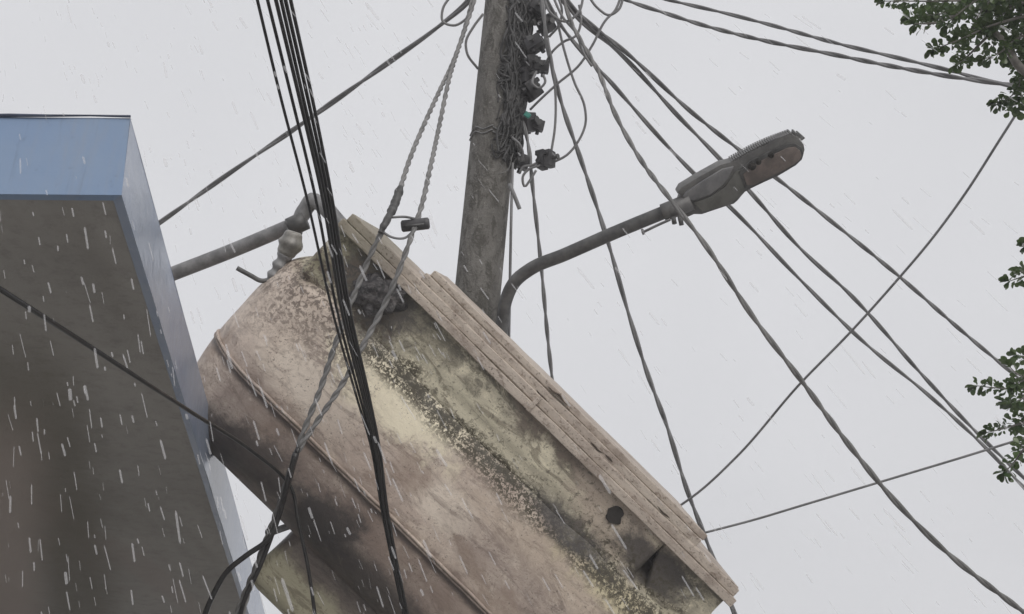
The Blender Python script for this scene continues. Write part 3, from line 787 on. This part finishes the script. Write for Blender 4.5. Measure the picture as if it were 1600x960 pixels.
# loops and tails at the pole head
G3 = 'loose wire loops at the pole head'
LOOPS = [([(755, 22, 7.1), (740, 42, 7.1), (728, 66, 7.1), (730, 84, 7.1), (747, 108, 7.15)], 'open wire loop bulging left of the pole shaft'),
         ([(706, -8, 7.1), (692, 14, 7.1), (692, 34, 7.1), (710, 40, 7.1), (728, 30, 7.1), (745, -8, 7.1)], 'small round wire loop left of the pole at the frame top'),
         ([(855, 60, 7.0), (863, 100, 7.0), (868, 150, 7.0), (867, 200, 7.0), (861, 240, 7.0)], 'thin wire dropping straight into the loose connector'),
         ([(868, 20, 7.0), (882, 80, 7.0), (898, 130, 7.0), (913, 165, 7.0), (915, 192, 7.0), (903, 222, 7.0), (885, 243, 7.0), (862, 255, 7.0)], 'long wire curving round to enter the loose connector from the right'),
         ([(972, -10, 7.0), (960, 18, 7.0), (948, 30, 7.0), (925, 72, 7.0), (905, 102, 7.0), (870, 132, 7.0), (845, 155, 7.0), (828, 172, 7.05)], 'slanting wire from the frame top down to the teal clip'),
         ([(918, -8, 7.0), (935, 14, 7.0), (952, 24, 7.0), (966, 16, 7.0), (975, -8, 7.0)], 'shallow wire sag just under the frame top, right of the pole'),
         ([(905, 8, 7.0), (908, 30, 7.0), (900, 56, 7.0), (880, 66, 7.0), (864, 80, 7.0), (852, 100, 7.05)], 'wire curling back toward the connectors under the fan of cables'),
         ([(870, -10, 7.0), (878, 18, 7.0), (874, 38, 7.0), (858, 58, 7.05)], 'short curved wire tight against the topmost connectors'),
         ([(812, 270, 6.98), (816, 262, 6.98), (832, 258, 6.98), (845, 252, 6.98)], 'short jumper wire between the two lowest connectors, upper one'),
         ([(846, 258, 6.98), (826, 265, 6.98), (817, 276, 6.98), (820, 292, 6.98), (828, 282, 6.98), (838, 266, 6.98)], 'small drooping wire hook under the loose connector'),
         ([(796, 288, 6.72), (802, 302, 6.7), (812, 327, 6.7)], 'stubby cut wire end pointing down right of the pole'),
         ([(838, 112, 7.05), (833, 132, 7.0), (842, 138, 7.0), (852, 128, 7.0), (848, 116, 7.0)], 'tiny closed wire loop under the squarish connector'),
         ([(862, -10, 6.95), (880, 28, 6.95), (900, 52, 6.95), (912, 84, 6.95), (925, 104, 6.95)], 'wire running down inside the fan beside the thickest cable'),
         ([(848, -10, 6.95), (860, 20, 6.95), (884, 34, 6.95), (905, 18, 6.95), (912, -10, 6.95)], 'broad shallow wire loop right above the connectors'),
         ([(800, 215, 6.95), (812, 226, 6.93), (817, 240, 6.95), (814, 252, 6.98)], 'short wire stub dropping to the lowest connector on the pole')]
for i, (L, lab) in enumerate(LOOPS):
    cable('loose_wire', lab, L, 0.0085 if i != 10 else 0.013, M_wire if i % 3 else M_wire, group=G3, cat='wire', step=0.015)

# ------------------------------------------------------------------ steel pipe with dead-end fitting behind the slab
pb = thing('pipe_bracket', 'grey steel pipe from behind the slab to an elbow above the tank', 'pipe', at(470, 345, 5.9))
o0 = at(470, 345, 5.9)
bm = bmesh.new()
sweep(bm, spline([p - o0 for p in pts([(150, 475, 6.1), (265, 430, 6.05), (360, 393, 6.0), (462, 350, 5.9)])], 0.05), 0.040, 20)
mesh_obj('pipe', bm, M_steel, pb)
bm = bmesh.new()
sweep(bm, spline([p - o0 for p in pts([(455, 372, 5.9), (466, 348, 5.9), (478, 326, 5.9), (488, 314, 5.88), (502, 320, 5.86), (524, 342, 5.82), (556, 380, 5.8)])], 0.02), lambda f: 0.043 + 0.006*mnoise.noise(Vector((f*9, 0, 0))), 18)
mesh_obj('elbow', bm, M_steel, pb)
bm = bmesh.new()
a, b = at(452, 356, 5.88) - o0, at(478, 344, 5.88) - o0
sweep(bm, [a, a.lerp(b, .5), b], 0.052, 18)
mesh_obj('collar_ring', bm, M_darksteel, pb)
ins = thing('strain_insulator', 'knobbly grey insulator hanging under the pipe elbow with a hooked tail', 'insulator', at(452, 385, 5.50))
o0 = at(452, 385, 5.50)
def ip(l): return [p - o0 for p in pts(l)]
bm = bmesh.new()
sweep(bm, spline(ip([(460, 362, 5.50), (453, 384, 5.50), (444, 400, 5.50)]), 0.005), lambda f: 0.028 + 0.033*math.sin(min(1, max(0, f))*math.pi)**0.7 + 0.004*math.sin(f*14+1), 18)
mesh_obj('ball', bm, M_insul, ins)
bm = bmesh.new()
sweep(bm, spline(ip([(447, 396, 5.50), (438, 412, 5.50), (430, 426, 5.50), (420, 442, 5.50)]), 0.004), lambda f: 0.036 - 0.010*f + 0.006*math.sin(f*19), 16)
mesh_obj('socket', bm, M_steel, ins)
bm = bmesh.new()
sweep(bm, spline(ip([(424, 437, 5.50), (408, 439, 5.48), (392, 431, 5.46), (370, 419, 5.44)]), 0.01), 0.012, 10)
mesh_obj('hook', bm, M_darksteel, ins)

# ------------------------------------------------------------------ street lamp
LB = at(784, 560, 6.5)
lamp = thing('street_lamp', 'LED street lamp on a bent steel arm bracketed to the pole', 'street lamp', LB)
def lp(l): return [p - LB for p in pts(l)]
bm = bmesh.new()
sweep(bm, spline(lp([(776, 620, 6.52), (781, 540, 6.5), (785, 505, 6.48), (791, 468, 6.46), (804, 441, 6.44), (830, 420, 6.42), (880, 399, 6.38), (960, 364, 6.32), (1052, 326, 6.25)]), 0.025), 0.039, 20)
mesh_obj('arm', bm, M_darksteel, lamp)
bm = bmesh.new()
sweep(bm, spline(lp([(1003, 364, 6.24), (1030, 351, 6.2), (1048, 343, 6.18)]), 0.02), 0.008, 8)
sweep(bm, lp([(1003, 358, 6.24), (1006, 367, 6.24)]), 0.008, 8)
mesh_obj('feed_wire', bm, M_wire, lamp)
HN = (FWD * -1 + DOWN * 0.45 + RIGHT * 0.05).normalized()      # the lens looks down and at the viewer
HP = at(1150, 280, 6.15)
def hz(l): return [(1020 + x/4.8, 180 + y/4.8) for x, y in l]
def hpl(l, lift=0.0): return [on_plane(x, y, HP, HN) + HN*lift - LB for x, y in hz(l)]
t = NT('lamp_housing', 0.5)
n1 = t.noise(7, 7, 0.7); n2 = t.noise(40, 5, 0.7)
c = t.mix(t.step(n1, 0.35, 0.65), (0.095, 0.094, 0.096), (0.155, 0.153, 0.15))
c = t.mix(t.op('MULTIPLY', t.step(n2, 0.52, 0.66), 0.6), c, (0.08, 0.08, 0.075))
t.color(c); t.bump(n2, 0.25, 0.005); M_house = t.m
t = NT('lamp_lens', 0.3)
n1 = t.noise(9, 7, 0.7); n2 = t.noise(26, 5, 0.7)
c = t.mix(t.step(n1, 0.35, 0.65), (0.20, 0.162, 0.148), (0.11, 0.092, 0.085))
c = t.mix(t.op('MULTIPLY', t.step(n2, 0.55, 0.68), 0.6), c, (0.10, 0.085, 0.08))
t.color(c); M_lens = t.m
body = [(200,648),(215,600),(182,592),(210,545),(350,460),(510,372),(620,345),(700,296),(800,248),(940,178),(1000,156),(1045,146),(1100,172),(1135,225),(1142,262),(1128,318),(1080,375),(1010,420),(940,460),(840,505),(740,553),(692,580),(664,612),(640,642),(610,668),(540,690),(450,720),(370,747),(310,747),(270,765),(235,775)]
bm = bmesh.new(); prism(bm, hpl(body), HN * -0.085); bevel(bm, 0.010, 2, 40)
sharp(mesh_obj('housing', bm, M_house, lamp))
# gear-tray cover, stepped proud of the housing
bm = bmesh.new(); prism(bm, hpl([(225,612),(240,580),(355,500),(520,400),(605,382),(560,470),(520,520),(430,590),(300,635)], 0.016), HN * -0.03); bevel(bm, 0.006, 2, 40)
sharp(mesh_obj('gear_cover', bm, simple('grey_cover', (0.14, 0.14, 0.148), (0.21, 0.21, 0.215), 10, 0.5, 0.2), lamp))
bm = bmesh.new(); prism(bm, hpl([(300,655),(430,610),(540,535),(620,420),(690,400),(700,500),(690,560),(630,625),(540,672),(370,725)], 0.008), HN * -0.03); bevel(bm, 0.006, 2, 40)
sharp(mesh_obj('gear_tray', bm, simple('dark_tray', (0.085, 0.085, 0.08), (0.14, 0.14, 0.13), 10, 0.55, 0.25), lamp))
rim = [(640,425),(715,348),(800,304),(900,256),(1000,214),(1060,208),(1110,238),(1128,285),(1115,330),(1066,376),(960,434),(850,486),(745,538),(690,548)]
lens = [(672,440),(740,372),(830,325),(920,280),(1005,240),(1060,232),(1098,262),(1108,300),(1090,335),(1045,368),(950,420),(850,468),(750,518),(700,520)]
bm = bmesh.new(); prism(bm, hpl(rim, 0.014), HN * -0.03); bevel(bm, 0.006, 2, 40)
lr = sharp(mesh_obj('lens_frame', bm, M_darksteel, lamp))
bm = bmesh.new(); prism(bm, hpl(lens, 0.022), HN * -0.02); bevel(bm, 0.005, 2, 40)
sharp(mesh_obj('lens', bm, M_lens, lr))
# LED dimples seen through the lens edge
for x, y in ((738,376),(785,343),(880,292)):
    p = hpl([(x, y)], 0.016)[0]; bm = bmesh.new(); sweep(bm, [p, p + HN*0.012], 0.016 + 0.006*(x < 760), 14); mesh_obj('led_module', bm, M_void, lr)
# cooling fins along the upper edge
bm = bmesh.new()
E0, E1 = hpl([(600, 350), (1040, 146)])
ax = (E1 - E0).normalized(); upv = HN.cross(ax).normalized()
if upv.dot(DOWN) > 0: upv = -upv
for i in range(27):
    f = i / 26; p = E0.lerp(E1, f)
    bow = upv * (0.012 * math.sin(f*math.pi))
    M = Matrix((ax, upv, HN)).transposed().to_4x4(); M.translation = p + bow + HN * -0.045
    box(bm, (-0.0045, -0.012, -0.042), (0.0045, 0.006, 0.042), M)
for i in range(4):        # and round the nose
    a = R(75 - i*20); cx = hpl([(1050, 245)])[0]; rr_ = 0.080
    d = ax*math.cos(a) + upv*math.sin(a)
    M = Matrix((d.cross(HN), d, HN)).transposed().to_4x4(); M.translation = cx + d*rr_*1.0 + HN * -0.045
    box(bm, (-0.004, -0.02, -0.04), (0.004, 0.004, 0.038), M)
mesh_obj('cooling_fins', bm, M_house, lamp, smooth=False)
# neck sleeve with clamp bolts
bm = bmesh.new()
sweep(bm, lp([(1036, 333, 6.24), (1046, 329, 6.23), (1080, 315, 6.2)]), 0.052, 18)
mesh_obj('sleeve', bm, M_house, lamp)
for a, b in (((1052, 340), (1054, 350)), ((1062, 338), (1065, 352))):
    bm = bmesh.new(); sweep(bm, lp([(a[0], a[1], 6.18), (b[0], b[1], 6.17)]), 0.014, 8)
    mesh_obj('bolt', bm, M_darksteel, lamp)

# ------------------------------------------------------------------ tree at the right edge
t = NT('leaf', 0.38)
n1 = t.noise(9, 3); n2 = t.noise(40, 2)
c = t.mix(t.step(n1, 0.35, 0.65), (0.04, 0.075, 0.036), (0.085, 0.13, 0.05))
c = t.mix(t.op('MULTIPLY', t.step(n2, 0.5, 0.7), 0.6), c, (0.11, 0.15, 0.06))
t.color(c); M_leaf = t.m; t.rough(0.25)
tl = t.n.new('ShaderNodeBsdfTranslucent'); t.l.new(t.mix(0.6, c, (0.14, 0.2, 0.06)), tl.inputs['Color'])
mxs = t.n.new('ShaderNodeMixShader'); mxs.inputs[0].default_value = 0.35
t.l.new(t.b.outputs[0], mxs.inputs[1]); t.l.new(tl.outputs[0], mxs.inputs[2]); t.l.new(mxs.outputs[0], t.n['Material Output'].inputs['Surface'])
M_bark = simple('bark', (0.13, 0.12, 0.11), (0.24, 0.225, 0.21), 20, 0.8, 0.5)
tbase = at(1960, 700, 4.8); tbase.z = 0
tree = thing('tree', 'small leaved green tree reaching in from the right edge', 'tree', tbase)
rt = random.Random(21)
TWIGS = [   # (path, density)
    [(1700, -40), (1600, -12), (1540, -2), (1470, 2), (1420, 2), (1380, 2)],
    [(1690, -10), (1600, 8), (1530, 14), (1470, 22), (1422, 28)],
    [(1500, 18), (1470, 34), (1428, 38)],
    [(1690, 10), (1600, 26), (1550, 40), (1500, 62), (1458, 78)],
    [(1560, 40), (1530, 70), (1512, 88), (1494, 102)],
    [(1680, -20), (1620, -5), (1560, 30), (1580, 70), (1592, 110), (1590, 140), (1570, 158), (1556, 164)],
    [(1690, 120), (1630, 140), (1600, 155), (1578, 170), (1590, 172)],
    [(1680, 40), (1620, 50), (1585, 62), (1560, 84), (1540, 92)],
    [(1690, -60), (1600, -40), (1500, -22), (1430, -14)],
    [(1680, 80), (1630, 95), (1600, 112), (1588, 130)],
    [(1690, -30), (1610, 0), (1570, 20), (1550, 36), (1535, 44)],
    [(1690, 30), (1640, 45), (1610, 70), (1600, 95)],
    [(1660, -50), (1580, -25), (1520, 4), (1490, 28), (1476, 40)],
    [(1680, -15), (1630, 8), (1590, 25), (1556, 48)],
    [(1690, 5), (1640, 22), (1606, 48), (1590, 62)],
    [(1670, -35), (1610, -20), (1565, 0), (1545, 16)],
    [(1690, 60), (1650, 70), (1615, 90), (1598, 104)],
    [(1640, -30), (1570, -16), (1510, -4), (1462, 10), (1446, 22)],
    [(1690, 115), (1640, 125), (1610, 140), (1594, 152)],
    [(1690, 615), (1640, 618), (1600, 622), (1580, 632)],
    [(1690, 575), (1640, 578), (1612, 590), (1586, 600)],
    [(1690, 650), (1640, 660), (1612, 672), (1596, 668)],
    [(1690, 420), (1640, 425), (1612, 428), (1592, 424)],
    [(1620, -30), (1560, -8), (1530, 22), (1518, 48), (1500, 55)],
    [(1640, 10), (1600, 40), (1590, 70), (1575, 90)],
    [(1700, 400), (1640, 418), (1600, 432), (1576, 440)],
    [(1690, 360), (1630, 372), (1602, 384)],
    [(1700, 600), (1640, 604), (1590, 608), (1552, 606), (1526, 603)],
    [(1690, 560), (1640, 560), (1605, 558), (1588, 555)],
    [(1690, 590), (1630, 590), (1590, 585), (1576, 572)],
    [(1690, 640), (1640, 648), (1595, 662), (1560, 672), (1542, 676)],
    [(1680, 620), (1620, 630), (1590, 640), (1570, 628)],
    [(1690, 680), (1630, 690), (1600, 702), (1585, 722), (1570, 738)],
    [(1680, 660), (1620, 670), (1600, 690), (1590, 705)],
]
for k in range(26):   # more of the crown beyond the frame
    x0 = rt.uniform(1640, 2100); y0 = rt.uniform(-300, 850)
    TWIGS.append([(x0 + 90, y0 + 30), (x0 + 40, y0 + 10), (x0, y0), (x0 - 50, y0 + rt.uniform(-10, 30))])
leaf = bmesh.new()
def add_leaf(p, d, nrm, L):
    d = d.normalized(); s = d.cross(nrm)
    if s.length < 1e-3: s = d.cross(Vector((0.3, 0.8, 0.5)))
    s.normalize(); n = s.cross(d)
    prof = [(0, 0.03), (0.18, 0.10), (0.42, 0.26), (0.68, 0.36), (0.86, 0.30), (0.97, 0.13), (1.0, 0.0)]
    rows = []
    for a, w in prof:
        c = p + d*(a*L) + n * (-0.18*L*a*a)
        rows.append((leaf.verts.new(c - s*w*L + n*w*L*0.25), leaf.verts.new(c), leaf.verts.new(c + s*w*L + n*w*L*0.25)) if w > 0 else (leaf.verts.new(c),))
    for A, B in zip(rows, rows[1:]):
        if len(B) == 3:
            leaf.faces.new((A[0], A[1], B[1], B[0])); leaf.faces.new((A[1], A[2], B[2], B[1]))
        else:
            leaf.faces.new((A[0], A[1], B[0])); leaf.faces.new((A[1], A[2], B[0]))
for ti, path in enumerate(TWIGS):
    d0 = 4.55 + rt.uniform(-0.25, 0.25)
    P = [at(x, y, d0 + rt.uniform(-0.03, 0.03)) - tbase for x, y in path]
    Q = spline(P, 0.012)
    twig = bmesh.new(); sweep(twig, Q, lambda f: 0.008*(1-f) + 0.0018, 6); mesh_obj('twig', twig, M_bark, tree)
    vis = ti < 34
    n = len(Q); i = 3
    while i < n:
        tdir = (Q[min(i+1, n-1)] - Q[max(i-1, 0)]).normalized()
        f = i/n
        for k in range(rt.choice((5, 6, 7, 8))):
            v = Vector((rt.gauss(0, 1), rt.gauss(0, 1), rt.gauss(0, 1))); v = (v - tdir*v.dot(tdir)).normalized()
            d = (tdir*rt.uniform(0.2, 0.9) + v*1.0 + Vector((0, 0, 0.25))).normalized()
            # a short side shoot carries some of the leaves
            q = Q[i] + v * rt.uniform(0.0, 0.055) * (1.25 - f)
            add_leaf(q, d, Vector((rt.gauss(0, .6), rt.gauss(0, .6), 1)), rt.uniform(0.020, 0.036))
        i += rt.choice((1, 1, 2, 2)) if vis else 3
    for k in range(6):
        v = Vector((rt.gauss(0, 1), rt.gauss(0, 1), rt.gauss(0, 1))).normalized()
        add_leaf(Q[-1], (Q[-1]-Q[-3]).normalized()*0.9 + v*0.8, Vector((0, 0, 1)), rt.uniform(0.034, 0.05))
mesh_obj('foliage', leaf, M_leaf, tree)
bm = bmesh.new()
crown = at(1900, 100, 4.9) - tbase
sweep(bm, spline([Vector((0, 0, -0.1)), Vector((0.05, 0, 1.2)), Vector((-0.02, 0.05, 2.3)), crown], 0.06), lambda f: 0.10*(1-f) + 0.035, 16)
mesh_obj('trunk', bm, M_bark, tree)
for (x, y) in ((1690, -30), (1690, 40), (1690, 110), (1695, 400), (1690, 610), (1690, 680)):
    bm = bmesh.new()
    e1 = at(x, y, 4.55) - tbase; s0 = Vector((0, 0.02, max(1.5, e1.z - 0.5)))
    sweep(bm, spline([s0, s0.lerp(e1, 0.5) + Vector((0, 0, 0.06)), e1], 0.04), lambda f: 0.028*(1-f) + 0.008, 10)
    mesh_obj('limb', bm, M_bark, tree)
bm = bmesh.new()
sweep(bm, spline([p - tbase for p in pts([(1700, 160, 4.6), (1640, 130, 4.55), (1592, 104, 4.5), (1566, 62, 4.5), (1542, 38, 4.52)])], 0.02), lambda f: 0.022*(1-f) + 0.009, 10)
mesh_obj('limb', bm, M_bark, tree)

# ------------------------------------------------------------------ rain
rr = random.Random(5)
rain = bmesh.new()
rdir = (RIGHT * -975 + DOWN * -1555*1.0 + FWD * 1300)
rdir = (RIGHT * (-175-800)/F + DOWN * (-1075-480)/F + FWD).normalized()   # where it comes from
cnt = 0
while cnt < 1600:
    d = 1.5 + 3.6 * rr.random() ** 1.0
    x, y = (rr.uniform(-150, 700) if rr.random() < 0.55 else rr.uniform(-150, 1750)), rr.uniform(-120, 1080)
    p = at(x, y, d)
    if p.z > SZ - 0.05 and p.z < SZ + 0.5 and x < 420: continue
    if x < 420 and d > 2.9 and p.z <= SZ and rr.random() < 0.6: continue
    L = rr.uniform(0.012, 0.065); w = rr.choice((0.0008, 0.0013, 0.0018, 0.0026)) * rr.uniform(0.8, 1.2)
    dd = (rdir + Vector((rr.gauss(0, .05), rr.gauss(0, .05), 0))).normalized()
    s = dd.cross(FWD).normalized(); u = s.cross(dd); A = []
    for (f, k) in ((0, 0), (0.08, 0.85), (0.9, 0.9), (1.0, 0)):
        c = p + dd*L*f
        A.append([rain.verts.new(c + (s*math.cos(a*2*math.pi/5) + u*math.sin(a*2*math.pi/5))*w*k) for a in range(5)] if k else [rain.verts.new(c)])
    for a in range(5):
        b = (a+1) % 5
        rain.faces.new((A[0][0], A[1][b], A[1][a]))
        rain.faces.new((A[1][a], A[1][b], A[2][b], A[2][a]))
        rain.faces.new((A[2][a], A[2][b], A[3][0]))
    cnt += 1
m = bpy.data.materials.new('rain_water'); m.use_nodes = True
n, l = m.node_tree.nodes, m.node_tree.links; n.clear()
tr = n.new('ShaderNodeBsdfTransparent')
df = n.new('ShaderNodeBsdfDiffuse'); df.inputs['Color'].default_value = (0.92, 0.92, 0.94, 1)
tl = n.new('ShaderNodeBsdfTranslucent'); tl.inputs['Color'].default_value = (0.92, 0.92, 0.94, 1)
m0_ = n.new('ShaderNodeMixShader'); m0_.inputs[0].default_value = 0.5
l.new(df.outputs[0], m0_.inputs[1]); l.new(tl.outputs[0], m0_.inputs[2])
ms = n.new('ShaderNodeMixShader'); ms.inputs[0].default_value = 0.19
l.new(tr.outputs[0], ms.inputs[1]); l.new(m0_.outputs[0], ms.inputs[2])
ou = n.new('ShaderNodeOutputMaterial'); l.new(ms.outputs[0], ou.inputs['Surface'])
tag(mesh_obj('rain', rain, m), 'slanting drops of falling rain in front of the soffit and tank', 'rain', kind='stuff')
